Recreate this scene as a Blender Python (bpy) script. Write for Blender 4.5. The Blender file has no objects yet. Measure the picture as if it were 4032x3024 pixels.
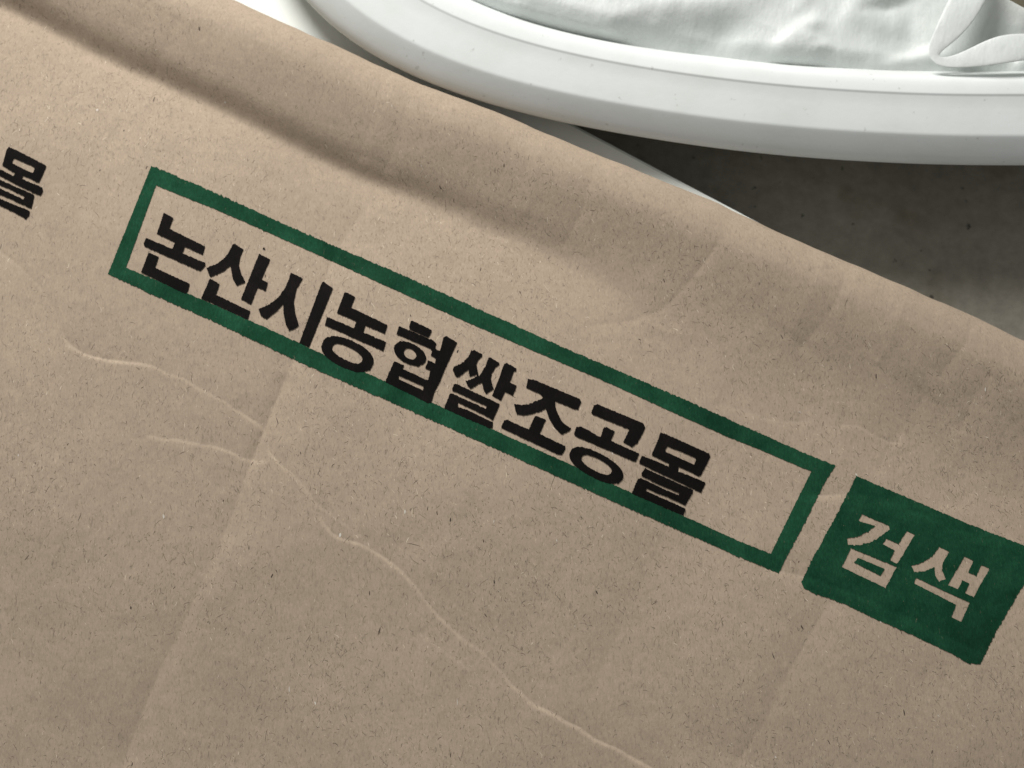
import bpy, math, random
import numpy as np
from mathutils import Vector
from mathutils.geometry import delaunay_2d_cdt

random.seed(7)
rng = np.random.default_rng(7)
scene = bpy.context.scene
col = scene.collection
R = math.radians

# ------------------------------------------------------------------ camera
IW, IH = 4032, 3024                       # photograph size, used to read positions off it
HFOV, PITCH, DIST, ZB = 40.0, R(14), 0.302, 0.030
FPX = IW / 2 / math.tan(R(HFOV / 2))
CAM = np.array([0.0, -DIST * math.sin(PITCH), ZB + DIST * math.cos(PITCH)])
cam = bpy.data.cameras.new('camera')
cam.sensor_width = 36.0
cam.lens = 18.0 / math.tan(R(HFOV / 2))
cam.clip_start, cam.clip_end = 0.01, 20.0
cam.dof.use_dof = True
cam.dof.focus_distance = 0.300
cam.dof.aperture_fstop = 15.0
co = bpy.data.objects.new('camera', cam)
co.location = CAM.tolist()
co.rotation_euler = (PITCH, 0, 0)
col.objects.link(co)
scene.camera = co

# ------------------------------------------------------------------ light
world = bpy.data.worlds.new('World')
scene.world = world
world.use_nodes = True
wb = world.node_tree.nodes['Background']
wb.inputs[0].default_value = (1.0, 0.985, 0.95, 1)
wb.inputs[1].default_value = 0.30

def area(name, loc, target, size, power, colour):
    l = bpy.data.lights.new(name, 'AREA')
    l.shape = 'RECTANGLE'
    l.size, l.size_y = size
    l.energy = power
    l.color = colour
    o = bpy.data.objects.new(name, l)
    o.location = loc
    o.rotation_euler = (Vector(target) - Vector(loc)).to_track_quat('-Z', 'Y').to_euler()
    col.objects.link(o)
    return o

area('window_light', (-0.18, 0.51, 0.42), (0.0, 0.02, 0.03), (0.30, 0.26), 5.6, (1.0, 0.975, 0.94))

vs = scene.view_settings
vs.view_transform = 'Standard'
vs.look = 'None'
vs.exposure = 0.0
vs.gamma = 1.0
vs.use_curve_mapping = False

# ------------------------------------------------------------------ helpers
CX = np.array([1.0, 0, 0])
CY = np.array([0, math.cos(PITCH), math.sin(PITCH)])
CZ = np.array([0, -math.sin(PITCH), math.cos(PITCH)])

def rays(p):
    p = np.atleast_2d(np.array(p, float))
    return ((p[:, :1] - IW / 2) / FPX) * CX - ((p[:, 1:] - IH / 2) / FPX) * CY - CZ

def unproject(p, z):
    d = rays(p)
    s = (z - CAM[2]) / d[:, 2]
    return CAM + d * s[:, None]

def tag(o, label=None, cat=None, group=None, kind=None):
    if label: o['label'] = label
    if cat: o['category'] = cat
    if group: o['group'] = group
    if kind: o['kind'] = kind
    return o

def empty(name, loc):
    o = bpy.data.objects.new(name, None)
    o.location = loc
    o.empty_display_size = 0.01
    col.objects.link(o)
    return o

def mesh_obj(name, verts, faces, mat, parent=None, smooth=True):
    me = bpy.data.meshes.new(name)
    v = np.asarray(verts, dtype=np.float64)
    if parent is not None:
        v = v - np.array(parent.location)[None, :]
    me.from_pydata(v.tolist(), [], [list(map(int, f)) for f in faces])
    if smooth:
        me.polygons.foreach_set('use_smooth', [True] * len(me.polygons))
    me.update()
    me.materials.append(mat)
    o = bpy.data.objects.new(name, me)
    col.objects.link(o)
    if parent is not None:
        o.parent = parent
    return o

def grid_faces(nu, nv, closed_u=False):
    f = []
    i = np.arange(nu if closed_u else nu - 1)
    j = np.arange(nv - 1)
    I, J = np.meshgrid(i, j, indexing='ij')
    I2 = (I + 1) % nu
    return np.stack([I * nv + J, I2 * nv + J, I2 * nv + J + 1, I * nv + J + 1], -1).reshape(-1, 4)

_lat = rng.random((64, 64))
def vnoise(x, y):                         # smooth value noise, about -1..1
    xi, yi = np.floor(x).astype(int), np.floor(y).astype(int)
    fx, fy = x - xi, y - yi
    fx = fx * fx * fx * (fx * (fx * 6 - 15) + 10)
    fy = fy * fy * fy * (fy * (fy * 6 - 15) + 10)
    a = _lat[xi % 64, yi % 64]; b = _lat[(xi + 1) % 64, yi % 64]
    c = _lat[xi % 64, (yi + 1) % 64]; d = _lat[(xi + 1) % 64, (yi + 1) % 64]
    return 2 * (a * (1 - fx) * (1 - fy) + b * fx * (1 - fy) + c * (1 - fx) * fy + d * fx * fy) - 1

def sstep(x):
    x = np.clip(x, 0, 1)
    return x * x * (3 - 2 * x)

def near(P, line, margin):
    lo, hi = line.min(0) - margin, line.max(0) + margin
    return np.nonzero((P[:, 0] > lo[0]) & (P[:, 0] < hi[0]) & (P[:, 1] > lo[1]) & (P[:, 1] < hi[1]))[0]

def poly_dist(P, line):
    """distance, side sign (+ on the right of travel in a y-up plane) and 0..1 station of points to a polyline"""
    best = np.full(len(P), 1e9); sgn = np.zeros(len(P)); st = np.zeros(len(P))
    seg = np.linalg.norm(np.diff(line, axis=0), axis=1); cum = np.r_[0, np.cumsum(seg)]
    for k in range(len(line) - 1):
        a, b = line[k], line[k + 1]; ab = b - a; L2 = ab @ ab
        t = np.clip(((P - a) @ ab) / L2, 0, 1)
        q = a + t[:, None] * ab
        d = np.linalg.norm(P - q, axis=1)
        m = d < best
        cr = ab[0] * (P[:, 1] - a[1]) - ab[1] * (P[:, 0] - a[0])
        best = np.where(m, d, best); sgn = np.where(m, -np.sign(cr), sgn)
        st = np.where(m, (cum[k] + t * seg[k]) / cum[-1], st)
    return best, sgn, st

def smooth_line(pts, n, passes=3, jit=0.0):
    pts = np.array(pts, float)
    s = np.r_[0, np.cumsum(np.linalg.norm(np.diff(pts, axis=0), axis=1))]
    q = np.linspace(0, s[-1], n)
    out = np.stack([np.interp(q, s, pts[:, 0]), np.interp(q, s, pts[:, 1])], 1)
    out[1:-1] += rng.normal(0, 1, (len(out) - 2, 2)) * jit
    for _ in range(passes):
        out[1:-1] = (out[:-2] + 2 * out[1:-1] + out[2:]) / 4
    return out

# ------------------------------------------------------------------ materials
def material(name):
    m = bpy.data.materials.new(name)
    m.use_nodes = True
    nt = m.node_tree
    return m, nt, nt.nodes['Principled BSDF']

def N(nt, kind, **kw):
    n = nt.nodes.new(kind)
    for k, v in kw.items():
        if k in n.inputs:
            n.inputs[k].default_value = v
        else:
            setattr(n, k, v)
    return n

def noise(nt, vec, scale, detail=3.0, rough=0.55, dist=0.0):
    n = N(nt, 'ShaderNodeTexNoise', Scale=scale, Detail=detail, Roughness=rough, Distortion=dist)
    nt.links.new(vec, n.inputs['Vector'])
    return n.outputs['Fac']

def ramp(nt, fac, stops):
    r = nt.nodes.new('ShaderNodeValToRGB')
    while len(r.color_ramp.elements) < len(stops):
        r.color_ramp.elements.new(0.5)
    for e, (p, c) in zip(r.color_ramp.elements, stops):
        e.position = p
        e.color = c if len(c) == 4 else (*c, 1)
    nt.links.new(fac, r.inputs[0])
    return r.outputs['Color']

def mix(nt, mode, fac, a, b):
    n = nt.nodes.new('ShaderNodeMix')
    n.data_type = 'RGBA'
    n.blend_type = mode
    for sock, v in ((n.inputs[0], fac), (n.inputs[6], a), (n.inputs[7], b)):
        if hasattr(v, 'links'):
            nt.links.new(v, sock)
        else:
            sock.default_value = v if not isinstance(v, tuple) else (*v, 1)[:4]
    return n.outputs[2]

def coords(nt, scale=(1, 1, 1), rotz=0.0):
    tc = nt.nodes.new('ShaderNodeTexCoord')
    mp = nt.nodes.new('ShaderNodeMapping')
    mp.inputs['Scale'].default_value = scale
    mp.inputs['Rotation'].default_value = (0, 0, rotz)
    nt.links.new(tc.outputs['Object'], mp.inputs['Vector'])
    return mp.outputs['Vector']

def bump(nt, bsdf, height, strength, dist):
    b = N(nt, 'ShaderNodeBump', Strength=strength, Distance=dist)
    nt.links.new(height, b.inputs['Height'])
    nt.links.new(b.outputs[0], bsdf.inputs['Normal'])
    return b

g = lambda v: (v, v, v)

def make_paper():
    m, nt, b = material('kraft_paper')
    v = coords(nt)
    vf = coords(nt, (1.0, 0.38, 1.0), R(-12))          # fibres run mostly across the bag
    base = ramp(nt, noise(nt, v, 22, 4, 0.6), [(0.3, (0.364, 0.289, 0.217)), (0.7, (0.421, 0.335, 0.252))])
    c1 = ramp(nt, noise(nt, v, 420, 4, 0.65), [(0.3, g(0.92)), (0.7, g(1.05))])
    c = mix(nt, 'MULTIPLY', 1.0, base, c1)
    grain = noise(nt, vf, 2600, 3, 0.7, 0.6)
    c2 = ramp(nt, grain, [(0.22, g(0.55)), (0.42, g(0.93)), (0.6, g(1.03)), (0.8, g(1.28))])
    c = mix(nt, 'MULTIPLY', 0.9, c, c2)
    streak = noise(nt, coords(nt, (1.0, 0.22, 1.0), R(-20)), 1500, 2, 0.6, 1.2)
    c3 = ramp(nt, streak, [(0.26, g(0.70)), (0.38, g(1.0)), (0.68, g(1.0)), (0.8, g(1.16))])
    c = mix(nt, 'MULTIPLY', 0.8, c, c3)
    at = nt.nodes.new('ShaderNodeAttribute'); at.attribute_name = 'wear'
    wm = N(nt, 'ShaderNodeMath', operation='MULTIPLY'); nt.links.new(at.outputs['Fac'], wm.inputs[0]); wm.inputs[1].default_value = 0.12
    c = mix(nt, 'MIX', wm.outputs[0], c, (0.60, 0.52, 0.42))
    nt.links.new(c, b.inputs['Base Color'])
    b.inputs['Roughness'].default_value = 0.82
    b.inputs['Specular IOR Level'].default_value = 0.25
    h = N(nt, 'ShaderNodeMath', operation='ADD')
    nt.links.new(grain, h.inputs[0])
    nt.links.new(noise(nt, v, 520, 4, 0.6), h.inputs[1])
    bump(nt, b, h.outputs[0], 0.45, 0.00011)
    return m

def make_ink(name, dark, light, spec, rub):
    m, nt, b = material(name)
    v = coords(nt)
    vf = coords(nt, (1.0, 0.38, 1.0), R(-12))
    base = ramp(nt, noise(nt, v, 160, 4, 0.6), [(0.25, dark), (0.75, light)])
    base = mix(nt, 'MULTIPLY', 1.0, base, ramp(nt, noise(nt, v, 38, 3, 0.5), [(0.32, g(0.72)), (0.68, g(1.18))]))
    grain = noise(nt, vf, 2600, 3, 0.7, 0.6)
    c2 = ramp(nt, grain, [(0.25, g(0.7)), (0.5, g(1.0)), (0.8, g(1.5))])
    c = mix(nt, 'MULTIPLY', 1.0, base, c2)
    worn = ramp(nt, noise(nt, vf, 1900, 3, 0.75, 0.8), [(rub, g(0.0)), (rub + 0.12, g(0.5))])
    c = mix(nt, 'MIX', worn, c, (0.22, 0.18, 0.13))
    nt.links.new(c, b.inputs['Base Color'])
    b.inputs['Roughness'].default_value = 0.8
    b.inputs['Specular IOR Level'].default_value = spec
    bump(nt, b, grain, 0.5, 0.00012)
    return m

def make_fibre():
    m, nt, b = material('paper_fibre')
    a = nt.nodes.new('ShaderNodeAttribute')
    a.attribute_name = 'tint'
    nt.links.new(a.outputs['Color'], b.inputs['Base Color'])
    b.inputs['Roughness'].default_value = 0.8
    b.inputs['Specular IOR Level'].default_value = 0.2
    return m

def make_plain(name, c0, c1, scale, rough, spec, bump_s=0.0, bump_scale=400, bump_d=0.0002, coat=0.0):
    m, nt, b = material(name)
    v = coords(nt)
    nt.links.new(ramp(nt, noise(nt, v, scale, 4, 0.6), [(0.3, c0), (0.7, c1)]), b.inputs['Base Color'])
    b.inputs['Roughness'].default_value = rough
    b.inputs['Specular IOR Level'].default_value = spec
    b.inputs['Coat Weight'].default_value = coat
    if bump_s:
        bump(nt, b, noise(nt, v, bump_scale, 3, 0.6), bump_s, bump_d)
    return m

def make_floor():
    m, nt, b = material('dark_concrete')
    v = coords(nt)
    base = ramp(nt, noise(nt, v, 28, 5, 0.6), [(0.3, (0.235, 0.218, 0.178)), (0.7, (0.285, 0.268, 0.224))])
    c1 = ramp(nt, noise(nt, v, 260, 4, 0.7), [(0.3, g(0.82)), (0.7, g(1.15))])
    c = mix(nt, 'MULTIPLY', 1.0, base, c1)
    spots = ramp(nt, noise(nt, v, 330, 2, 0.5), [(0.25, g(0.25)), (0.31, g(1.0))])
    c = mix(nt, 'MULTIPLY', 0.9, c, spots)
    stain = ramp(nt, noise(nt, v, 46, 3, 0.5), [(0.28, (0.72, 0.66, 0.58)), (0.4, g(1.0))])
    c = mix(nt, 'MULTIPLY', 0.8, c, stain)
    nt.links.new(c, b.inputs['Base Color'])
    b.inputs['Roughness'].default_value = 0.7
    b.inputs['Specular IOR Level'].default_value = 0.3
    bump(nt, b, noise(nt, v, 500, 5, 0.65), 0.4, 0.0004)
    return m

M_PAPER = make_paper()
M_GREEN = make_ink('green_ink', (0.005, 0.038, 0.018), (0.014, 0.071, 0.036), 0.06, 0.65)
M_BLACK = make_ink('black_ink', (0.004, 0.0034, 0.0034), (0.008, 0.0065, 0.006), 0.06, 0.80)
M_FIBRE = make_fibre()
M_TRAY = make_plain('white_tray_plastic', (0.68, 0.715, 0.71), (0.72, 0.75, 0.745), 12, 0.62, 0.22, 0.12, 700, 0.0002)
def scuff(m):
    nt = m.node_tree; b = nt.nodes['Principled BSDF']
    src_c = b.inputs['Base Color'].links[0].from_socket
    d1 = ramp(nt, noise(nt, coords(nt), 520, 2, 0.5), [(0.24, (0.70, 0.69, 0.66)), (0.30, g(1.0))])
    d2 = ramp(nt, noise(nt, coords(nt, (1, 1, 3)), 45, 4, 0.65), [(0.30, (0.93, 0.93, 0.91)), (0.55, g(1.0))])
    c = mix(nt, 'MULTIPLY', 0.6, mix(nt, 'MULTIPLY', 1.0, src_c, d2), d1)
    nt.links.new(c, b.inputs['Base Color'])
    rr_ = ramp(nt, noise(nt, coords(nt), 130, 4, 0.7), [(0.3, g(0.5)), (0.7, g(0.72))])
    nt.links.new(rr_, b.inputs['Roughness'])
scuff(M_TRAY)
M_SHEET = make_plain('pale_foam', (0.80, 0.84, 0.80), (0.84, 0.87, 0.83), 20, 0.6, 0.3, 0.1, 700, 0.0001)
M_FLOOR = make_floor()
def make_film():
    m, nt, b = material('white_plastic_film')
    v = coords(nt)
    nt.links.new(ramp(nt, noise(nt, v, 30, 4, 0.6), [(0.3, (0.63, 0.67, 0.655)), (0.7, (0.69, 0.725, 0.71))]), b.inputs['Base Color'])
    b.inputs['Roughness'].default_value = 0.45
    b.inputs['Specular IOR Level'].default_value = 0.35
    b.inputs['Subsurface Weight'].default_value = 0.15
    b.inputs['Subsurface Radius'].default_value = (0.002, 0.002, 0.002)
    b.inputs['Subsurface Scale'].default_value = 1.0
    bump(nt, b, noise(nt, coords(nt, (1, 0.5, 1), R(35)), 260, 5, 0.65), 0.5, 0.0008)
    return m
M_FILM = make_film()
M_CARD = make_plain('brown_card', (0.30, 0.26, 0.18), (0.36, 0.31, 0.22), 60, 0.8, 0.2, 0.2)

# ------------------------------------------------------------------ floor
fl = mesh_obj('floor', [(-2, -2, 0), (2, -2, 0), (2, 2, 0), (-2, 2, 0)], [(0, 1, 2, 3)], M_FLOOR, smooth=False)
tag(fl, kind='structure')

# ------------------------------------------------------------------ kraft paper bag
# rounded long edge, read off the photograph as its silhouette
EDGE_PX = [(700, -92), (933, 2), (1200, 114), (1442, 226), (1646, 317), (1849, 394), (2120, 503), (2400, 618), (2621, 708),
           (2843, 797), (3064, 902), (3359, 1020), (3580, 1113), (3861, 1224), (4032, 1306), (4250, 1400)]
Z_LOW, Z_TOP, ROLL = 0.0172, ZB, 0.0085
edge0 = unproject(EDGE_PX, 0.5 * (Z_LOW + Z_TOP))
T = edge0[-2, :2] - edge0[1, :2]; T /= np.linalg.norm(T)     # along the edge
NI = np.array([T[1], -T[0]])                                # into the bag
rd = rays(EDGE_PX)
phi = np.arctan2(-(rd[:, :2] @ NI), -rd[:, 2])
axis = edge0[:, :2] + NI * (ROLL * 1.02 / np.cos(phi))[:, None]
O = axis[1]
eu = (axis - O) @ T
ev = (axis - O) @ NI

def edge_off(u):
    return np.interp(u, eu, ev)

U0, U1, V1 = -0.085, 0.270, 0.205
STEP = 0.00028
us = np.arange(U0, U1 + 1e-9, STEP)
vsn = np.arange(0, V1 + 1e-9, STEP)
eo = edge_off(us)
for _ in range(40):
    eo[1:-1] = (eo[:-2] + 2 * eo[1:-1] + eo[2:]) / 4
UU, VV = np.meshgrid(us, vsn, indexing='ij')
XY = O + UU[..., None] * T + (VV + eo[:, None])[..., None] * NI
P = XY.reshape(-1, 2)

def px_line(pts, n=60, passes=3, jit=0.0):
    return smooth_line(unproject(pts, ZB - 0.001)[:, :2], n, passes, jit)

H = np.full(len(P), Z_TOP)
vflat = VV.reshape(-1); uflat = UU.reshape(-1)
# slow undulation of the filled bag
H += 0.0007 * vnoise(P[:, 0] * 19 + 3.1, P[:, 1] * 19 + 8.2) + 0.00028 * vnoise(P[:, 0] * 55 + 11, P[:, 1] * 55 + 4)
H += 0.00007 * vnoise(P[:, 0] * 170, P[:, 1] * 170) + 0.000022 * vnoise(P[:, 0] * 420 + 5, P[:, 1] * 420)
# gentle crown across the bag
H -= 0.19 * np.clip(vflat - 0.055, 0, None) ** 1.35
H -= 0.16 * np.clip(uflat - 0.11, 0, None) ** 1.4
# the hollow that runs along inside the rounded edge
VALLEY = px_line([(-300, -150), (-60, -30), (163, 75), (325, 172), (488, 245), (651, 316), (814, 384), (976, 462), (1171, 566), (1375, 662), (1578, 738),
                  (1781, 818), (1917, 872), (2120, 955), (2324, 1040), (2500, 1150), (2708, 1272), (2846, 1350), (2985, 1440), (3158, 1540),
                  (3366, 1630), (3609, 1690), (3886, 1784), (4200, 1890), (4500, 2010)], 64)
d, s, st = poly_dist(P, VALLEY)
d = d * s                                                    # right of travel = into the bag
amp = np.interp(st, [0, 0.1, 0.35, 0.55, 0.62, 0.8, 1], [1.0, 1.0, 0.95, 0.7, 0.6, 0.5, 0.4])
soft = np.interp(st, [0, 0.35, 0.5, 0.62, 1], [1.0, 0.95, 0.7, 0.35, 0.3])
wsm = np.interp(st, [0, 0.4, 0.55, 0.7, 1], [0.0007, 0.0009, 0.0025, 0.0060, 0.0060])   # sharp at one end, easing off along the bag
dout = wsm * np.logaddexp(0, -d / wsm)
din = wsm * np.logaddexp(0, d / wsm)
lin = 0.0068 * np.interp(st, [0, 0.5, 0.75, 1], [0.58, 0.85, 1.1, 1.0])
ve = vflat ** 2 / (vflat + 0.0055)
fr = ve / (ve + dout + 1e-6)                           # 0 at the rounded edge, 1 in the hollow
depth = lin + 0.0030 * soft                                  # total depth of the hollow
prof_out = -lin * (1 - (1 - fr) ** 1.25) - 0.0030 * soft * np.exp(-(dout / 0.0038) ** 2)
prof_in = -depth * ((0.12 * soft) * np.exp(-(din / 0.0016)) + 0.40 * np.exp(-din / 0.011) + (0.60 - 0.12 * soft) * np.exp(-din / 0.045))
H += prof_out + prof_in + depth

WEAR = np.zeros(len(P))
def step_crease(pts, A, w=0.0007, L=0.006, n=30, freq=6, var=0.22):
    """thin crease: a little step that faces the far side, easing off towards the viewer"""
    global H
    ln = px_line(pts, n, 1, 0.00022)
    ix = near(P, ln, 7 * L)
    d, s, st = poly_dist(P[ix], ln)
    d = d * s
    fade = sstep(st / 0.08) * sstep((1 - st) / 0.08) * (1 - var + var * vnoise(st * freq + A * 9e4, st * 0 + 2.2))
    h = np.where(d < 0, -np.exp(d / 0.0042), -np.exp(-d / w) + 0.5 * (1 - np.exp(-d / w)) * np.exp(-d / L))
    H[ix] += A * fade * h
    WEAR[ix] = np.maximum(WEAR[ix], fade * min(1.0, A / 0.00027) * np.exp(-((d + 0.00005) / 0.00022) ** 2))

def fold(pts, A, L=0.006, sharp=0.0, n=24):
    global H
    ln = px_line(pts, n)
    ix = near(P, ln, 8 * L)
    d, s, st = poly_dist(P[ix], ln)
    fade = sstep(st / 0.1) * sstep((1 - st) / 0.1) * (0.75 + 0.25 * vnoise(st * 5 + A * 7e4, st * 0 + 5.7))
    H[ix] += A * fade * np.exp(-d / L)

fold([(-300, 720), (-100, 900), (0, 985), (110, 1072), (205, 1190), (255, 1345), (330, 1400)], -0.00016, 0.00045)
LONG = [(205, 1240), (255, 1345), (310, 1392), (420, 1415), (590, 1432), (729, 1495), (838, 1555), (900, 1582), (965, 1630), (1050, 1690),
        (1045, 1765), (1117, 1837), (1182, 1897), (1225, 1951), (1262, 2050), (1323, 2108), (1415, 2135), (1470, 2163), (1524, 2200), (1600, 2268), (1695, 2388), (1750, 2452),
        (1830, 2520), (1914, 2570), (2023, 2698), (2096, 2771), (2242, 2844), (2370, 2916), (2540, 3010), (2700, 3100), (2900, 3180)]
step_crease(LONG, 0.00044, 0.00024, 0.0060, 120, 14, 0.40)
step_crease([(560, 1710), (700, 1730), (860, 1760), (960, 1800), (1060, 1815)], 0.00020, 0.0003)
step_crease([(1220, 1960), (1290, 2010), (1380, 2080), (1460, 2150)], 0.00012, 0.0003)
step_crease([(1640, 2480), (1760, 2570), (1850, 2640)], 0.00010, 0.0003)
fold([(1480, 720), (1422, 802), (1340, 911), (1280, 1060), (1210, 1280), (1130, 1458), (1048, 1650), (993, 1777), (893, 2060), (802, 2242), (674, 2497),
      (547, 2734), (437, 3024), (380, 3200)], -0.00115, 0.0060, n=36)
fold([(1130, 1458), (1048, 1650), (993, 1777), (960, 1860)], -0.00047, 0.0025)
fold([(2870, 900), (2825, 960), (2740, 1070), (2640, 1180), (2520, 1232), (2440, 1250)], -0.00022, 0.0018)
fold([(2825, 960), (2790, 1010), (2740, 1070)], -0.00013, 0.0007)
fold([(3850, 1300), (3770, 1400), (3720, 1470)], -0.00022, 0.0018)
fold([(3330, 2290), (3278, 2377), (3182, 2547), (3090, 2720), (3027, 2864), (2961, 2938), (2900, 3060)], -0.00068, 0.0055)
step_crease([(3180, 1935), (3280, 1932), (3400, 1922), (3560, 1960), (3760, 2040), (3960, 2120)], 0.00045, 0.0012, 0.005)
step_crease([(2980, 2215), (3080, 2238), (3200, 2262), (3400, 2330), (3600, 2420), (3800, 2520), (3950, 2580)], 0.00050, 0.0012, 0.005)
step_crease([(3330, 1640), (3420, 1650), (3520, 1700), (3600, 1720)], 0.00019, 0.0004)
step_crease([(1840, 860), (1890, 878), (1950, 905), (2010, 915)], 0.00015, 0.0004)
step_crease([(2820, 1560), (2960, 1600), (3120, 1640), (3240, 1620)], 0.00019, 0.0012)
fold([(2700, 1900), (2600, 2150), (2470, 2420), (2300, 2800)], -0.0003, 0.007)
fold([(560, 300), (420, 560), (260, 900), (60, 1300)], -0.0003, 0.007)
fold([(1900, 1700), (1820, 2000), (1680, 2300)], 0.00028, 0.006)
fold([(3700, 1500), (3560, 1700), (3480, 1850)], -0.0003, 0.004)
for pts, A, L in (([(1500, 330), (1460, 470), (1400, 610)], -0.00024, 0.0024), ([(2330, 700), (2290, 830), (2210, 960)], -0.00026, 0.0026),
                  ([(2120, 600), (2110, 720), (2060, 840)], 0.00020, 0.0026), ([(3330, 1100), (3270, 1230), (3160, 1360)], -0.00028, 0.0026),
                  ([(3560, 1210), (3520, 1330), (3470, 1420)], 0.00022, 0.0024), ([(700, 60), (640, 180), (560, 270)], -0.00022, 0.0026),
                  ([(2520, 1232), (2640, 1290), (2760, 1290)], 0.00022, 0.0016), ([(2300, 1270), (2420, 1250), (2520, 1232)], -0.00020, 0.0016),
                  ([(3940, 1440), (3860, 1560), (3820, 1680)], -0.00026, 0.0026)):
    fold(pts, A, L)
fold([(1640, 300), (1600, 420), (1560, 560), (1500, 660)], -0.00042, 0.004)
fold([(3250, 1000), (3200, 1150), (3120, 1300)], 0.00038, 0.006)
for k in range(40):                                           # soft dents
    cx, cy = random.uniform(-0.14, 0.17), random.uniform(-0.12, 0.10)
    a = random.uniform(0, math.pi); l1, l2 = random.uniform(0.006, 0.018), random.uniform(0.003, 0.006)
    dx, dy = P[:, 0] - cx, P[:, 1] - cy
    e = ((dx * math.cos(a) + dy * math.sin(a)) / l1) ** 2 + ((dy * math.cos(a) - dx * math.sin(a)) / l2) ** 2
    H += random.uniform(-0.00030, 0.00030) * np.exp(-e)
HG = H.reshape(UU.shape)

# whole closed skin: top sheet plus rounded sides that turn under
NR = 26
ang = np.linspace(math.pi, 0, NR + 1)[:-1]
def pad(vals, lo, hi, r):
    a = np.concatenate([ang, np.zeros(len(vals)), ang[::-1]])
    p = np.concatenate([lo - r * np.sin(ang), vals, hi + r * np.sin(ang[::-1])])
    idx = np.concatenate([np.zeros(NR, int), np.arange(len(vals)), np.full(NR, len(vals) - 1)])
    return p, a, idx
pu, au, iu = pad(us, us[0], us[-1], ROLL)
pv, av, iv = pad(vsn, 0.0, vsn[-1], ROLL)
FA = (1 + np.cos(au))[:, None] / 2 * (1 + np.cos(av))[None, :] / 2
ZZ = Z_LOW + (HG[np.ix_(iu, iv)] - Z_LOW) * FA
PV = pv[None, :] + eo[iu][:, None]
WX = O + pu[:, None, None] * T + PV[..., None] * NI
# small unevenness of the rolled edge
wob = 0.00035 * vnoise(pu * 60, pu * 0 + 1.3) + 0.00018 * vnoise(pu * 190, pu * 0 + 7.1)
WX = WX + (np.sin(av)[None, :] * wob[:, None] * (pv < 0.01)[None, :])[..., None] * (-NI)
verts = np.concatenate([WX, ZZ[..., None]], -1).reshape(-1, 3)
nu_, nv_ = len(pu), len(pv)
faces = grid_faces(nu_, nv_)
bottom = list(range(0, nv_)) + [i * nv_ + nv_ - 1 for i in range(1, nu_)] + \
         [(nu_ - 1) * nv_ + j for j in range(nv_ - 2, -1, -1)] + [i * nv_ for i in range(nu_ - 2, 0, -1)]
bag_c = O + T * (U0 + U1) / 2 + NI * (V1 / 2)
bag = empty('paper_bag', (bag_c[0], bag_c[1], Z_LOW))
tag(bag, 'creased brown kraft paper bag printed with black Korean lettering in a green box', 'paper bag')
paper = mesh_obj('paper', verts, list(faces) + [bottom[::-1]], M_PAPER, bag)

WG = WEAR.reshape(UU.shape)[np.ix_(iu, iv)] * (FA > 0.999)
wa = paper.data.attributes.new('wear', 'FLOAT', 'POINT')
wa.data.foreach_set('value', WG.ravel())

def surf(p):
    """height of the modelled paper at world xy"""
    rel = p - O
    u = rel @ T
    fu = np.clip((u - U0) / STEP, 0, len(us) - 1.001)
    i = fu.astype(int); a = fu - i
    e = eo[i] * (1 - a) + eo[i + 1] * a
    fv = np.clip((rel @ NI - e) / STEP, 0, len(vsn) - 1.001)
    j = fv.astype(int); b = fv - j
    return HG[i, j] * (1 - a) * (1 - b) + HG[i + 1, j] * a * (1 - b) + HG[i, j + 1] * (1 - a) * b + HG[i + 1, j + 1] * a * b

def on_paper(px):
    z = np.full(len(px), ZB)
    for _ in range(6):
        w = unproject(px, 0.0)[:, :2]
        dd = rays(px)
        s = (z - CAM[2]) / dd[:, 2]
        w = CAM[:2] + dd[:, :2] * s[:, None]
        z = surf(w)
    return w

# ------------------------------------------------------------------ print
Z1 = (400, 600, 2.212); Z2 = (1200, 1050, 2.212); ZH = (1480, 1240, 4.1475); ZS = (1720, 1340, 4.1475)
ZM = (2460, 1680, 4.1475); ZJ = (1950, 1450, 3.3183); ZG = (2900, 1750, 1.8436); Z0 = (0, 0, 1.0)

def src(z, pts):
    return [(z[0] + x / z[2], z[1] + y / z[2]) for x, y in pts]

def oval(z, cx, cy, a, b, deg, p=2.2, n=48):
    o = []
    for k in range(n):
        t = 2 * math.pi * k / n
        c, s_ = math.cos(t), math.sin(t)
        x = a * math.copysign(abs(c) ** (2 / p), c); y = b * math.copysign(abs(s_) ** (2 / p), s_)
        q = R(deg)
        o.append((cx + x * math.cos(q) - y * math.sin(q), cy + x * math.sin(q) + y * math.cos(q)))
    return src(z, o)

def densify(poly, step):
    out = []
    for k in range(len(poly)):
        a, b = np.array(poly[k]), np.array(poly[(k + 1) % len(poly)])
        n = max(1, int(np.linalg.norm(b - a) / step))
        for q in range(n):
            out.append(a + (b - a) * q / n)
    return np.array(out)

def inside(px, poly):
    x, y = px[:, 0], px[:, 1]
    r = np.zeros(len(px), bool)
    x0, y0 = poly[-1]
    for x1, y1 in poly:
        if y0 != y1:
            c = ((y1 > y) != (y0 > y)) & (x < (x0 - x1) * (y - y1) / (y0 - y1) + x1)
            r ^= c
        x0, y0 = x1, y1
    return r

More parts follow.
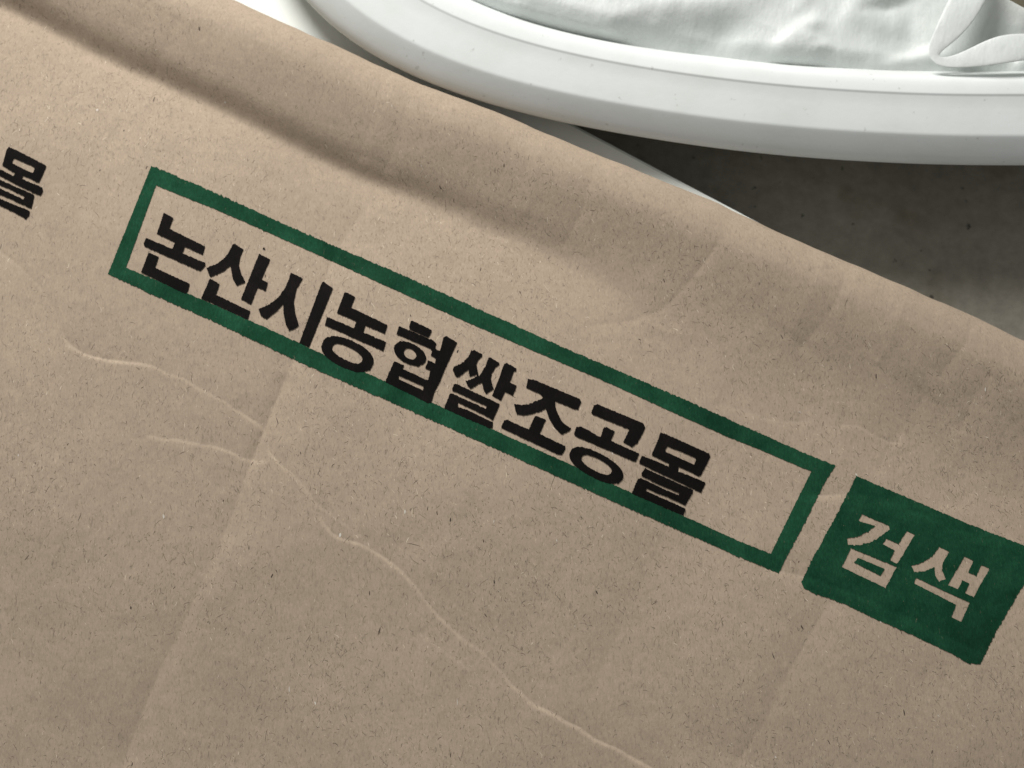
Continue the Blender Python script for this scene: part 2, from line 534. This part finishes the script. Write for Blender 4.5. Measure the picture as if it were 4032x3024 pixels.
def feather(pts, amount):
    """ink creeps along the paper fibres: ragged ends where an edge crosses them"""
    n = len(pts)
    t = np.roll(pts, -1, 0) - np.roll(pts, 1, 0)
    t /= np.linalg.norm(t, axis=1)[:, None] + 1e-9
    lean = 0.10 + 0.30 * np.clip(pts[:, :1] / IW, 0, 1)
    fd = np.concatenate([lean, np.ones_like(lean)], 1)
    fd /= np.linalg.norm(fd, axis=1)[:, None]
    across = np.abs(t[:, 0] * fd[:, 1] - t[:, 1] * fd[:, 0]) ** 2
    j = rng.normal(0, 1, n)
    j = 0.75 * j + 0.5 * np.roll(j, 1) * 0.6
    return pts + fd * (j * across * amount)[:, None] + rng.normal(0, 0.45, (n, 2))

def print_mesh(name, solids, holes, mat, lift, islands=(), step=4.0, fill=7.0, rag=3.6):
    S = [feather(densify(p, step), rag) for p in solids]
    Hh = [feather(densify(p, step), rag * 0.5) for p in holes]
    Is = [feather(densify(p, step), rag * 0.5) for p in islands]
    allp = np.concatenate(S)
    lo, hi = allp.min(0), allp.max(0)
    gx, gy = np.meshgrid(np.arange(lo[0], hi[0], fill), np.arange(lo[1], hi[1], fill))
    gp = np.stack([gx.ravel(), gy.ravel()], 1) + rng.uniform(-2, 2, (gx.size, 2))
    def keep(q):
        m = np.zeros(len(q), bool)
        for p in S: m |= inside(q, p)
        for p in Hh: m &= ~inside(q, p)
        for p in Is: m |= inside(q, p)
        return m
    gp = gp[keep(gp)]
    pts, edges = [], []
    for loop in S + Hh + Is:
        b = len(pts)
        pts += [Vector(p) for p in loop.tolist()]
        edges += [(b + k, b + (k + 1) % len(loop)) for k in range(len(loop))]
    pts += [Vector(p) for p in gp.tolist()]
    vo, eo_, fo, *_ = delaunay_2d_cdt(pts, edges, [], 0, 1e-4)
    V = np.array([(v.x, v.y) for v in vo])
    F = np.array(fo)
    F = F[keep(V[F].mean(1))]
    used = np.unique(F)
    remap = np.full(len(V), -1); remap[used] = np.arange(len(used))
    F = remap[F]; V = V[used]
    w = on_paper(V)
    z = surf(w) + lift
    # wind the triangles upwards
    a, b, c = w[F[:, 0]], w[F[:, 1]], w[F[:, 2]]
    cr = (b[:, 0] - a[:, 0]) * (c[:, 1] - a[:, 1]) - (b[:, 1] - a[:, 1]) * (c[:, 0] - a[:, 0])
    F[cr < 0] = F[cr < 0][:, ::-1]
    return mesh_obj(name, np.c_[w, z], F, mat, bag)

frame_out = [(597, 652), (897, 781), (1168, 905), (1561, 1073), (1810, 1184), (2013, 1275), (2200, 1361), (2497, 1487), (2746, 1596), (3000, 1710), (3171, 1786), (3289, 1834),
             (3247, 1902), (3160, 2075), (3065, 2257), (2900, 2189), (2804, 2146), (2452, 1992), (2000, 1789), (1652, 1633), (1200, 1436), (807, 1251), (594, 1158), (425, 1080)]
frame_in = [(615, 731), (852, 826), (1078, 925), (1358, 1052), (1652, 1186), (1878, 1286), (2200, 1424), (2407, 1513), (2610, 1606), (2859, 1718), (3000, 1774), (3070, 1805), (3195, 1856),
            (3117, 2012), (3035, 2181), (2900, 2127), (2691, 2032), (2479, 1938), (2248, 1830), (2000, 1719), (1941, 1692), (1697, 1584), (1446, 1470), (1222, 1373), (1177, 1350), (852, 1204), (716, 1147), (497, 1054)]
o = print_mesh('printed_frame', [frame_out], [frame_in], M_GREEN, 0.00012)
o['label'] = 'long green printed box outline around the black lettering'

GL = {}
GL['non'] = ([src(Z1, [(543, 526), (628, 573), (592, 667), (905, 822), (882, 895), (482, 712)]),
              src(Z1, [(655, 755), (740, 795), (700, 895), (612, 853)]),
              src(Z1, [(390, 745), (905, 965), (905, 990), (862, 1038), (375, 822), (366, 795)]),
              src(Z1, [(410, 873), (500, 912), (468, 1007), (772, 1148), (755, 1210), (730, 1235), (345, 1046)])], [], [])
GL['san'] = ([src(Z1, [(1145, 800), (1165, 800), (1238, 848), (1212, 905), (1198, 985), (1218, 1060), (1255, 1132), (1180, 1167), (1145, 1105), (1122, 988), (1070, 1035), (1010, 1065), (945, 1085), (914, 1008), (1000, 975), (1065, 930), (1110, 870)]),
              src(Z1, [(1372, 885), (1470, 935), (1395, 1108), (1450, 1138), (1430, 1212), (1360, 1182), (1303, 1327), (1215, 1280)]),
              src(Z1, [(945, 1098), (1030, 1150), (998, 1243), (1298, 1385), (1275, 1460), (868, 1272)]),
              src(Z1, [(1402, 845), (1416, 825), (1430, 852)])], [], [])
GL['si'] = ([src(Z1, [(1648, 1046), (1755, 1100), (1700, 1190), (1675, 1310), (1690, 1410), (1722, 1517), (1635, 1557), (1605, 1500), (1585, 1400), (1583, 1322), (1520, 1390), (1440, 1454), (1390, 1430), (1368, 1368), (1450, 1330), (1540, 1265), (1600, 1180), (1630, 1110)]),
             src(Z2, [(150, 138), (165, 132), (245, 188), (240, 210), (38, 705), (-48, 668)])], [], [])
GL['nong'] = ([src(Z2, [(345, 228), (365, 226), (440, 266), (405, 357), (722, 511), (697, 588), (280, 405)]),
               src(Z2, [(455, 465), (535, 500), (505, 595), (422, 555)]),
               src(Z2, [(195, 438), (710, 658), (685, 738), (175, 512)]),
               oval(Z2, 373, 763, 240, 122, 25, 2.35)], [oval(Z2, 372, 759, 142, 55, 27, 2.5)], [])
GL['hyeop'] = ([src(ZH, [(570, 110), (620, 106), (915, 253), (905, 290), (860, 377), (550, 237), (544, 190)]),
                oval(ZH, 559, 636, 284, 164, 28, 2.1),
                src(ZH, [(375, 190), (410, 195), (940, 420), (990, 475), (970, 530), (1000, 580), (1045, 590), (1060, 545), (1105, 375), (1155, 350), (1330, 455), (1260, 600), (1200, 740), (1130, 880), (1050, 1090), (960, 1260), (905, 1440), (830, 1440), (700, 1365), (160, 1102), (165, 1060), (300, 755), (465, 825), (440, 882), (850, 1075), (890, 910), (805, 880), (855, 740), (965, 790), (980, 715), (895, 665), (920, 590), (890, 555), (340, 320), (345, 290)])],
               [oval(ZH, 560, 640, 108, 76, 35, 2.2), src(ZH, [(378, 995), (780, 1170), (770, 1235), (375, 1052)])], [])
GL['ssal'] = ([src(ZS, [(565, 160), (620, 165), (745, 230), (740, 265), (665, 345), (648, 400), (665, 500), (690, 600), (700, 640), (660, 620), (645, 560), (548, 592), (535, 600), (518, 480), (440, 535), (370, 595), (325, 602), (300, 580), (260, 485), (280, 430), (350, 415), (440, 350), (515, 270), (550, 195)]),
               src(ZS, [(840, 295), (880, 285), (1020, 370), (1020, 405), (950, 460), (900, 540), (885, 640), (900, 710), (930, 800), (800, 882), (760, 800), (740, 690), (650, 740), (545, 797), (500, 740), (465, 660), (550, 645), (640, 600), (690, 585), (730, 530), (790, 430), (820, 360)]),
               src(ZS, [(1105, 385), (1150, 375), (1300, 460), (1300, 500), (1265, 500), (1190, 690), (1305, 745), (1240, 907), (1115, 845), (1050, 987), (900, 905), (1010, 640), (1080, 440)]),
               src(ZS, [(290, 715), (330, 718), (1028, 1040), (1020, 1075), (915, 1308), (740, 1205), (430, 1060), (350, 1020), (342, 1092), (500, 1138), (700, 1238), (915, 1338), (918, 1385), (905, 1450), (860, 1440), (125, 1120), (130, 1080), (215, 870), (240, 865), (420, 948), (600, 1030), (800, 1122), (812, 1080), (600, 982), (300, 845), (247, 830), (255, 775)])], [], [])
GL['jo'] = ([src(ZJ, [(430, 138), (500, 150), (1100, 400), (1125, 440), (1080, 547), (1035, 540), (782, 430), (785, 500), (810, 580), (860, 680), (910, 735), (990, 787), (980, 810), (880, 867), (850, 855), (770, 770), (700, 650), (670, 560), (660, 527), (600, 560), (480, 600), (380, 617), (285, 607), (265, 560), (247, 468), (340, 480), (450, 465), (550, 425), (625, 385), (590, 342), (410, 262), (404, 240)]),
             src(ZJ, [(520, 627), (545, 623), (662, 676), (580, 860), (915, 1020), (915, 1060), (870, 1137), (830, 1132), (80, 782), (78, 755), (120, 680), (150, 672), (440, 803), (500, 660)])], [], [])
GL['gong'] = ([src(ZJ, [(1290, 483), (1340, 473), (1930, 718), (1962, 780), (1860, 980), (1780, 1032), (1670, 967), (1752, 802), (1270, 607), (1254, 580)]),
               src(ZJ, [(1060, 770), (1130, 765), (1375, 905), (1415, 775), (1450, 768), (1562, 830), (1510, 950), (1880, 1115), (1835, 1227), (1800, 1215), (1040, 887), (1028, 855)]),
               oval(ZJ, 1321, 1271, 386, 160, 28, 2.3)], [oval(ZJ, 1324, 1263, 216, 78, 28, 2.4)], [])
mol_out = [(580, 100), (645, 113), (1370, 438), (1397, 490), (1240, 807), (1200, 812), (1030, 722), (880, 662), (868, 735), (1060, 800), (1312, 913), (1310, 945), (1245, 1078), (1180, 1050), (233, 602), (240, 570), (275, 478), (320, 490), (500, 560), (715, 653), (725, 607), (600, 547), (438, 467), (450, 430), (545, 210)]
mol_hole = [(700, 320), (740, 345), (930, 415), (1155, 515), (1160, 550), (1130, 620), (900, 520), (665, 412), (668, 370)]
mol_rl = [(330, 685), (1115, 1035), (1110, 1080), (985, 1288), (700, 1152), (480, 1072), (360, 1010), (345, 1048), (560, 1148), (800, 1250), (992, 1342), (985, 1380), (955, 1452), (900, 1432), (108, 1092), (225, 840), (260, 840), (480, 943), (700, 1048), (880, 1118), (888, 1087), (700, 1012), (500, 922), (280, 810), (272, 760)]
GL['mol'] = ([src(ZM, mol_out), src(ZM, mol_rl)], [src(ZM, mol_hole)], [])
# the same syllable, a size smaller, ends the line of print that runs off at the left
ZL = (0, 560, 5.185)
GL['mol_small'] = ([src(ZL, [(175, 100), (300, 150), (620, 310), (950, 480), (940, 530), (800, 840), (640, 765), (480, 690), (455, 750), (660, 840), (870, 925), (885, 1000), (835, 1097), (690, 1040), (330, 865), (0, 690), (-250, 580), (-215, 465), (0, 558), (275, 695), (312, 640), (60, 490), (55, 465), (140, 150)]),
                    src(ZL, [(-180, 690), (0, 765), (690, 1075), (708, 1105), (645, 1362), (600, 1345), (300, 1200), (0, 1072), (-60, 1050), (-70, 1120), (0, 1150), (300, 1282), (580, 1392), (615, 1410), (605, 1500), (540, 1572), (300, 1440), (0, 1300), (-300, 1170), (-210, 900), (-150, 880), (0, 945), (250, 1062), (485, 1172), (502, 1110), (250, 985), (0, 880), (-210, 785)])],
                   [src(ZL, [(290, 335), (400, 380), (700, 510), (705, 560), (670, 635), (260, 440), (262, 390)])], [])

syl = {'non': '논', 'san': '산', 'si': '시', 'nong': '농', 'hyeop': '협', 'ssal': '쌀', 'jo': '조', 'gong': '공', 'mol': '몰', 'mol_small': '몰'}
for k, (so, ho, isl) in GL.items():
    o = print_mesh('printed_letter', so, ho, M_BLACK, 0.00017, isl, step=3.2, fill=7, rag=1.6)
    o['label'] = 'black printed Korean syllable ' + syl[k] + (' outside the green box' if k == 'mol_small' else ' inside the green box')

block = src(ZG, [(870, 230), (1400, 455), (1700, 585), (2070, 728), (2212, 789), (2080, 1025), (1890, 1350), (1770, 1590), (1700, 1600), (1560, 1520), (1300, 1395), (1000, 1265), (800, 1165), (560, 1080), (490, 1045), (470, 1000), (530, 870), (700, 560)])
b_holes = [src(ZG, [(910, 508), (1105, 590), (1110, 615), (1050, 665), (980, 705), (890, 732), (810, 730), (800, 683), (870, 673), (950, 638), (1005, 592), (885, 555)]),
           src(ZG, [(1235, 628), (1294, 655), (1165, 867), (1113, 842), (1148, 770), (1060, 725), (1085, 683), (1175, 723)]),
           src(ZG, [(830, 753), (1162, 890), (1080, 1042), (763, 890)]),
           src(ZG, [(1470, 743), (1542, 778), (1495, 860), (1490, 910), (1520, 982), (1470, 997), (1440, 950), (1435, 890), (1370, 917), (1290, 927), (1268, 880), (1350, 855), (1420, 815)]),
           src(ZG, [(1655, 813), (1717, 845), (1680, 930), (1740, 955), (1775, 875), (1837, 900), (1720, 1107), (1658, 1080), (1690, 1010), (1640, 987), (1605, 1052), (1533, 1020)]),
           src(ZG, [(1300, 968), (1692, 1150), (1630, 1287), (1558, 1255), (1595, 1165), (1288, 1008)])]
b_isl = [src(ZG, [(882, 822), (1075, 905), (1045, 955), (852, 857)])]
o = print_mesh('printed_block', [block], b_holes, M_GREEN, 0.00012, b_isl)
o['label'] = 'solid green printed block with the word 검색 left in bare paper'

# ------------------------------------------------------------------ fibres lying in the paper
def ribbons(name, count, length, width, tints, lift, curl=0.24, spread=0.5, blob=False):
    px = np.stack([rng.uniform(-300, IW + 300, count), rng.uniform(-300, IH + 300, count)], 1)
    w = unproject(px, ZB)[:, :2]
    rel = w - O
    ok = ((rel @ NI) - edge_off(rel @ T) > 0.0005)
    ok &= rng.random(count) < 0.55 + 0.55 * vnoise(w[:, 0] * 48 + 7, w[:, 1] * 48 + 3)
    w = w[ok]; px = px[ok]; n = len(w)
    base = math.pi / 2 + 0.05 + 0.42 * np.clip(px[:, 0] / IW, 0, 1) - 0.1
    th = base + rng.normal(0, spread, n)
    L = length[0] * np.exp(rng.normal(0, length[1], n))
    W = width[0] * np.exp(rng.normal(0, width[1], n))
    K = 4
    cur = rng.normal(0, curl, n)
    pts = []
    p = w.copy(); a = th.copy()
    for k in range(K + 1):
        pts.append((p.copy(), a.copy()))
        p = p + np.stack([np.cos(a), np.sin(a)], 1) * (L / K)[:, None]
        a = a + cur + rng.normal(0, curl * 0.7, n)
    prof = [0.25, 0.9, 1.0, 0.85, 0.25] if not blob else [0.3, 1.0, 1.1, 0.9, 0.2]
    V = np.zeros((n, K + 1, 2, 3))
    for k, (q, a) in enumerate(pts):
        nn = np.stack([-np.sin(a), np.cos(a)], 1) * (W * prof[k] / 2)[:, None]
        for s_, sg in ((0, -1), (1, 1)):
            xy = q + sg * nn
            V[:, k, s_, :2] = xy
            V[:, k, s_, 2] = surf(xy) + lift
    idx = np.arange(n)[:, None] * (2 * (K + 1))
    F = np.concatenate([np.stack([idx[:, 0] + 2 * k, idx[:, 0] + 2 * k + 2, idx[:, 0] + 2 * k + 3, idx[:, 0] + 2 * k + 1], 1) for k in range(K)])
    o = mesh_obj(name, V.reshape(-1, 3), F[:, ::-1], M_FIBRE, bag)
    t = np.array(tints)
    f = rng.random(n)[:, None] ** 1.3
    c = t[0] * (1 - f) + t[1] * f
    ca = o.data.color_attributes.new('tint', 'FLOAT_COLOR', 'POINT')
    cc = np.repeat(np.c_[c, np.ones(n)], 2 * (K + 1), axis=0)
    ca.data.foreach_set('color', cc.ravel())
    o['kind'] = 'stuff'
    return o

ribbons('dark_fibres', 40000, (0.00060, 0.5), (0.000066, 0.25), [(0.275, 0.218, 0.160), (0.080, 0.062, 0.046)], 0.000022)
ribbons('pale_fibres', 7000, (0.0007, 0.45), (0.000085, 0.3), [(0.52, 0.43, 0.32), (0.70, 0.61, 0.48)], 0.000018)
ribbons('dark_flecks', 170, (0.0009, 0.3), (0.00017, 0.3), [(0.10, 0.075, 0.055), (0.04, 0.032, 0.026)], 0.00003, 0.08, 0.3, True)
ribbons('white_flecks', 70, (0.0007, 0.35), (0.00022, 0.3), [(0.52, 0.47, 0.40), (0.70, 0.66, 0.60)], 0.00003, 0.1, 0.3, True)

# ------------------------------------------------------------------ pale foam sheet under bag and tray
e = unproject([(2229, 468), (2843, 793)], 0.0170)[:, :2]
ed = (e[1] - e[0]) / np.linalg.norm(e[1] - e[0])
en = np.array([-ed[1], ed[0]])
if en @ np.array([1, 1]) < 0: en = -en
a0 = e[0] - ed * 0.10; a1 = e[1] + ed * 0.06
corners = np.array([a0, a1, a1 - en * 0.20, a0 - en * 0.20])
def rounded(c, r, n=8):
    out = []
    for k in range(4):
        p, q, s_ = c[k - 1], c[k], c[(k + 1) % 4]
        d1 = (p - q) / np.linalg.norm(p - q); d2 = (s_ - q) / np.linalg.norm(s_ - q)
        for t in np.linspace(0, 1, n):
            out.append((1 - t) ** 2 * (q + d1 * r) + 2 * t * (1 - t) * q + t * t * (q + d2 * r))
    return np.array(out)
ring = rounded(corners, 0.02)
cen = ring.mean(0)
sv, sf = [], []
nrg = len(ring)
levels = [(0.0012, 0.0002), (0.0, 0.0014), (0.0, 0.0157), (0.0003, 0.0165), (0.0012, 0.0170)]
for ins, z in levels:
    for p in ring:
        dirn = (cen - p) / np.linalg.norm(cen - p)
        q = p + dirn * ins
        sv.append((q[0], q[1], z))
for l in range(len(levels) - 1):
    for k in range(nrg):
        sf.append((l * nrg + k, l * nrg + (k + 1) % nrg, (l + 1) * nrg + (k + 1) % nrg, (l + 1) * nrg + k))
sf.append(tuple((len(levels) - 1) * nrg + k for k in range(nrg)))
sf.append(tuple(reversed(range(nrg))))
sh = mesh_obj('foam_board', sv, sf, M_SHEET, smooth=False)
tag(sh, 'pale white board under the paper bag, its edge showing beside the tray', 'board')

# ------------------------------------------------------------------ white tray
OUT_PX = [(1120, 0), (1200, 68), (1290, 130), (1600, 298), (1960, 420), (2229, 468), (2400, 500), (2800, 565), (3400, 615), (4032, 632)]
IN_PX = [(1720, 0), (1917, 54), (2053, 102), (2400, 175), (2700, 221), (3064, 266), (3433, 288), (4032, 297)]
Z_RIM, Z_SKIRT = 0.031, 0.0246
TC = np.array([0.124, 0.215])
def closed_radius(px, z, extra):
    w = unproject(px, z)[:, :2]
    w = np.concatenate([w[w[:, 0] < TC[0]], np.array(extra)])
    m = w.copy(); m[:, 0] = 2 * TC[0] - m[:, 0]
    w = np.concatenate([w, m]) - TC
    a = np.arctan2(w[:, 1], w[:, 0]); r = np.hypot(w[:, 0], w[:, 1])
    k = np.argsort(a); a, r = a[k], r[k]
    a = np.concatenate([a - 2 * math.pi, a, a + 2 * math.pi]); r = np.tile(r, 3)
    def f(t):
        return np.interp(t, a, r)
    return f
NT = 360
tt = np.linspace(-math.pi, math.pi, NT, endpoint=False)
def smooth_ring(f, it=60):
    r = f(tt)
    for _ in range(it):
        r = (np.roll(r, 1) + 2 * r + np.roll(r, -1)) / 4
    return r
r_out = smooth_ring(closed_radius(OUT_PX, Z_SKIRT, [(-0.066, 0.135), (-0.075, 0.18), (-0.076, 0.24), (-0.068, 0.30), (-0.04, 0.345), (0.02, 0.37), (0.08, 0.377)]))
r_in = smooth_ring(closed_radius(IN_PX, Z_RIM, [(-0.036, 0.105), (-0.048, 0.135), (-0.054, 0.18), (-0.055, 0.24), (-0.048, 0.30), (-0.024, 0.332), (0.03, 0.353), (0.08, 0.359)]))
# profile: t = 0 inner lip, 1 outermost skirt
rows = []
for off, z in [(-0.030, 0.0062), (-0.026, 0.0064), (-0.022, 0.0080), (-0.016, 0.0120), (-0.0085, 0.0200), (-0.0045, 0.0255), (-0.0026, 0.0284), (-0.0013, 0.0298), (-0.0005, 0.0304)]:
    rows.append((r_in + off, np.full(NT, z)))
for t, z in [(0.0, 0.0307), (0.04, 0.03095), (0.10, 0.0311), (0.185, 0.0312), (0.200, 0.0312), (0.208, 0.03115), (0.22, 0.0310), (0.235, 0.0309), (0.40, 0.0305), (0.55, 0.0301), (0.70, 0.0297), (0.725, 0.0296), (0.74, 0.02945), (0.76, 0.0292), (0.82, 0.0284), (0.88, 0.0275), (0.93, 0.0267), (0.965, 0.0260), (0.985, 0.0254), (1.0, 0.0245), (0.995, 0.0239), (0.97, 0.0237), (0.9, 0.0243), (0.7, 0.0254), (0.4, 0.0262)]:
    rows.append((r_in + (r_out - r_in) * t, np.full(NT, z)))
for off, z in [(-0.002, 0.0250), (-0.0100, 0.0170), (-0.018, 0.0080), (-0.022, 0.0040), (-0.026, 0.0026), (-0.030, 0.0024)]:
    rows.append((r_in + off, np.full(NT, z)))
RR = np.stack([r for r, z in rows], 1); TZ = np.stack([z for r, z in rows], 1)
tvx = np.stack([TC[0] + RR * np.cos(tt)[:, None], TC[1] + RR * np.sin(tt)[:, None], TZ], -1).reshape(-1, 3)
nrw = len(rows)
tf = [f for f in grid_faces(NT, nrw, True).tolist()]
tf.append([k * nrw for k in range(NT)])
tf.append([k * nrw + nrw - 1 for k in range(NT)][::-1])
tray = mesh_obj('tray', tvx, tf, M_TRAY)
tag(tray, 'large white plastic tray with a broad rounded rim holding a white bag', 'tray')

# ------------------------------------------------------------------ white plastic bag lying in the tray
pb = empty('plastic_bag', (TC[0], TC[1], 0.008))
tag(pb, 'crumpled white plastic bag lying inside the white tray', 'plastic bag')
rad = np.linspace(0, 1, 190)
NTB = 720
tb = np.linspace(-math.pi, math.pi, NTB, endpoint=False)
rb = np.interp(tb, np.r_[tt, math.pi], np.r_[r_in, r_in[0]]) - 0.0036
QX = TC[0] + rb[:, None] * rad[None, :] * np.cos(tb)[:, None]
QY = TC[1] + rb[:, None] * rad[None, :] * np.sin(tb)[:, None]
q = np.stack([QX.ravel(), QY.ravel()], 1)
hb = 0.0272 + 0.0015 * vnoise(q[:, 0] * 22 + 2, q[:, 1] * 22 + 9) + 0.0008 * vnoise(q[:, 0] * 60 + 5, q[:, 1] * 48)
hb += 0.0003 * (1 - np.abs(vnoise(q[:, 0] * 120, q[:, 1] * 90))) ** 4 + 0.0002 * vnoise(q[:, 0] * 260, q[:, 1] * 200)
def film_fold(pts, A, L):
    global hb
    ln = smooth_line(unproject(pts, 0.027)[:, :2], 12)
    ix = near(q, ln, 3 * L)
    d, s, st = poly_dist(q[ix], ln)
    hb[ix] += A * sstep(st / 0.2) * sstep((1 - st) / 0.2) * np.exp(-(d / L) ** 2)
film_fold([(1950, 20), (2100, 70), (2300, 60), (2700, 20), (3100, -20)], 0.0028, 0.006)
film_fold([(3000, 225), (3080, 180), (3170, 110), (3260, 60)], 0.0009, 0.0018)
film_fold([(3060, 235), (3130, 195), (3220, 130)], 0.0009, 0.0014)
film_fold([(3120, 240), (3190, 205), (3280, 165)], 0.0008, 0.0014)
film_fold([(2380, 120), (2700, 150), (2950, 140)], -0.0012, 0.004)
film_fold([(3500, -30), (3550, 100), (3600, 230)], -0.0022, 0.006)
film_fold([(3300, 30), (3450, 70), (3600, 60)], 0.0012, 0.004)
film_fold([(3880, 110), (3960, 140), (4060, 200)], -0.0030, 0.005)
for k in range(70):
    x0, y0 = random.uniform(1800, 4100), random.uniform(-500, 280)
    a = random.uniform(-0.9, 0.9); l = random.uniform(80, 260)
    film_fold([(x0, y0), (x0 + l / 2 * math.cos(a), y0 + l / 2 * math.sin(a) + 15), (x0 + l * math.cos(a), y0 + l * math.sin(a))], random.uniform(-0.0004, 0.0005), random.uniform(0.0006, 0.0022))
rr = np.tile(rad, NTB)
hb = np.minimum(hb, 0.0298 - 0.003 * (rr > 0.985))
hb = hb - 0.003 * sstep((rr - 0.96) / 0.04)
mesh_obj('film', np.c_[q, hb], grid_faces(NTB, len(rad), True), M_FILM, pb)

def loop_ribbon(name, path, half, zs, thick):
    """puffed strip of film swept along a curve"""
    w = np.concatenate([unproject([p], z) for p, z in zip(path, np.array(zs) - 0.0070)])
    n = 60
    s = np.r_[0, np.cumsum(np.linalg.norm(np.diff(w, axis=0), axis=1))]
    k = np.linspace(0, s[-1], n)
    C = np.stack([np.interp(k, s, w[:, i]) for i in range(3)], 1)
    hw = np.interp(k, s, np.array(half) * 0.00006)
    for _ in range(6):
        C[1:-1] = (C[:-2] + 2 * C[1:-1] + C[2:]) / 4
        hw[1:-1] = (hw[:-2] + 2 * hw[1:-1] + hw[2:]) / 4
    V = []
    m = 20
    for i in range(n):
        t = C[min(i + 1, n - 1)] - C[max(i - 1, 0)]; t /= np.linalg.norm(t)
        side = np.cross(t, [0, 0, 1]); side /= np.linalg.norm(side)
        up = np.cross(side, t)
        for j in range(m):
            a = 2 * math.pi * j / m
            V.append(C[i] + side * hw[i] * math.cos(a) + up * (thick * hw[i]) * math.sin(a) * (1 + 0.15 * math.sin(i * 0.7 + 2 * a)))
    F = []
    for i in range(n - 1):
        for j in range(m):
            F.append((i * m + j, i * m + (j + 1) % m, (i + 1) * m + (j + 1) % m, (i + 1) * m + j))
    F.append(tuple(range(m))[::-1]); F.append(tuple((n - 1) * m + j for j in range(m)))
    return mesh_obj(name, V, F, M_FILM, pb)

loop_ribbon('handle_loop', [(3890, -191), (3840, -61), (3790, 34), (3735, 119), (3685, 184), (3660, 220), (3690, 250), (3770, 242), (3860, 220), (3940, 194), (4032, 182), (4150, 190), (4300, 218)],
            [45, 64, 62, 50, 28, 15, 15, 26, 46, 58, 56, 45, 25], [0.0380, 0.0395, 0.0400, 0.0395, 0.0385, 0.0380, 0.0380, 0.0382, 0.0388, 0.0395, 0.0395, 0.0385, 0.0370], 0.11)


card_p = unproject([(3975, -30), (4160, 70), (4300, -60), (4120, -160)], 0.034)
cv = [tuple(p) for p in card_p] + [(p[0], p[1], 0.0315) for p in card_p]
cd = mesh_obj('cardboard_scrap', cv, [(3, 2, 1, 0), (4, 5, 6, 7), (0, 1, 5, 4), (1, 2, 6, 5), (2, 3, 7, 6), (3, 0, 4, 7)], M_CARD, smooth=False)
tag(cd, 'small brown cardboard corner lying on the white plastic bag', 'cardboard')
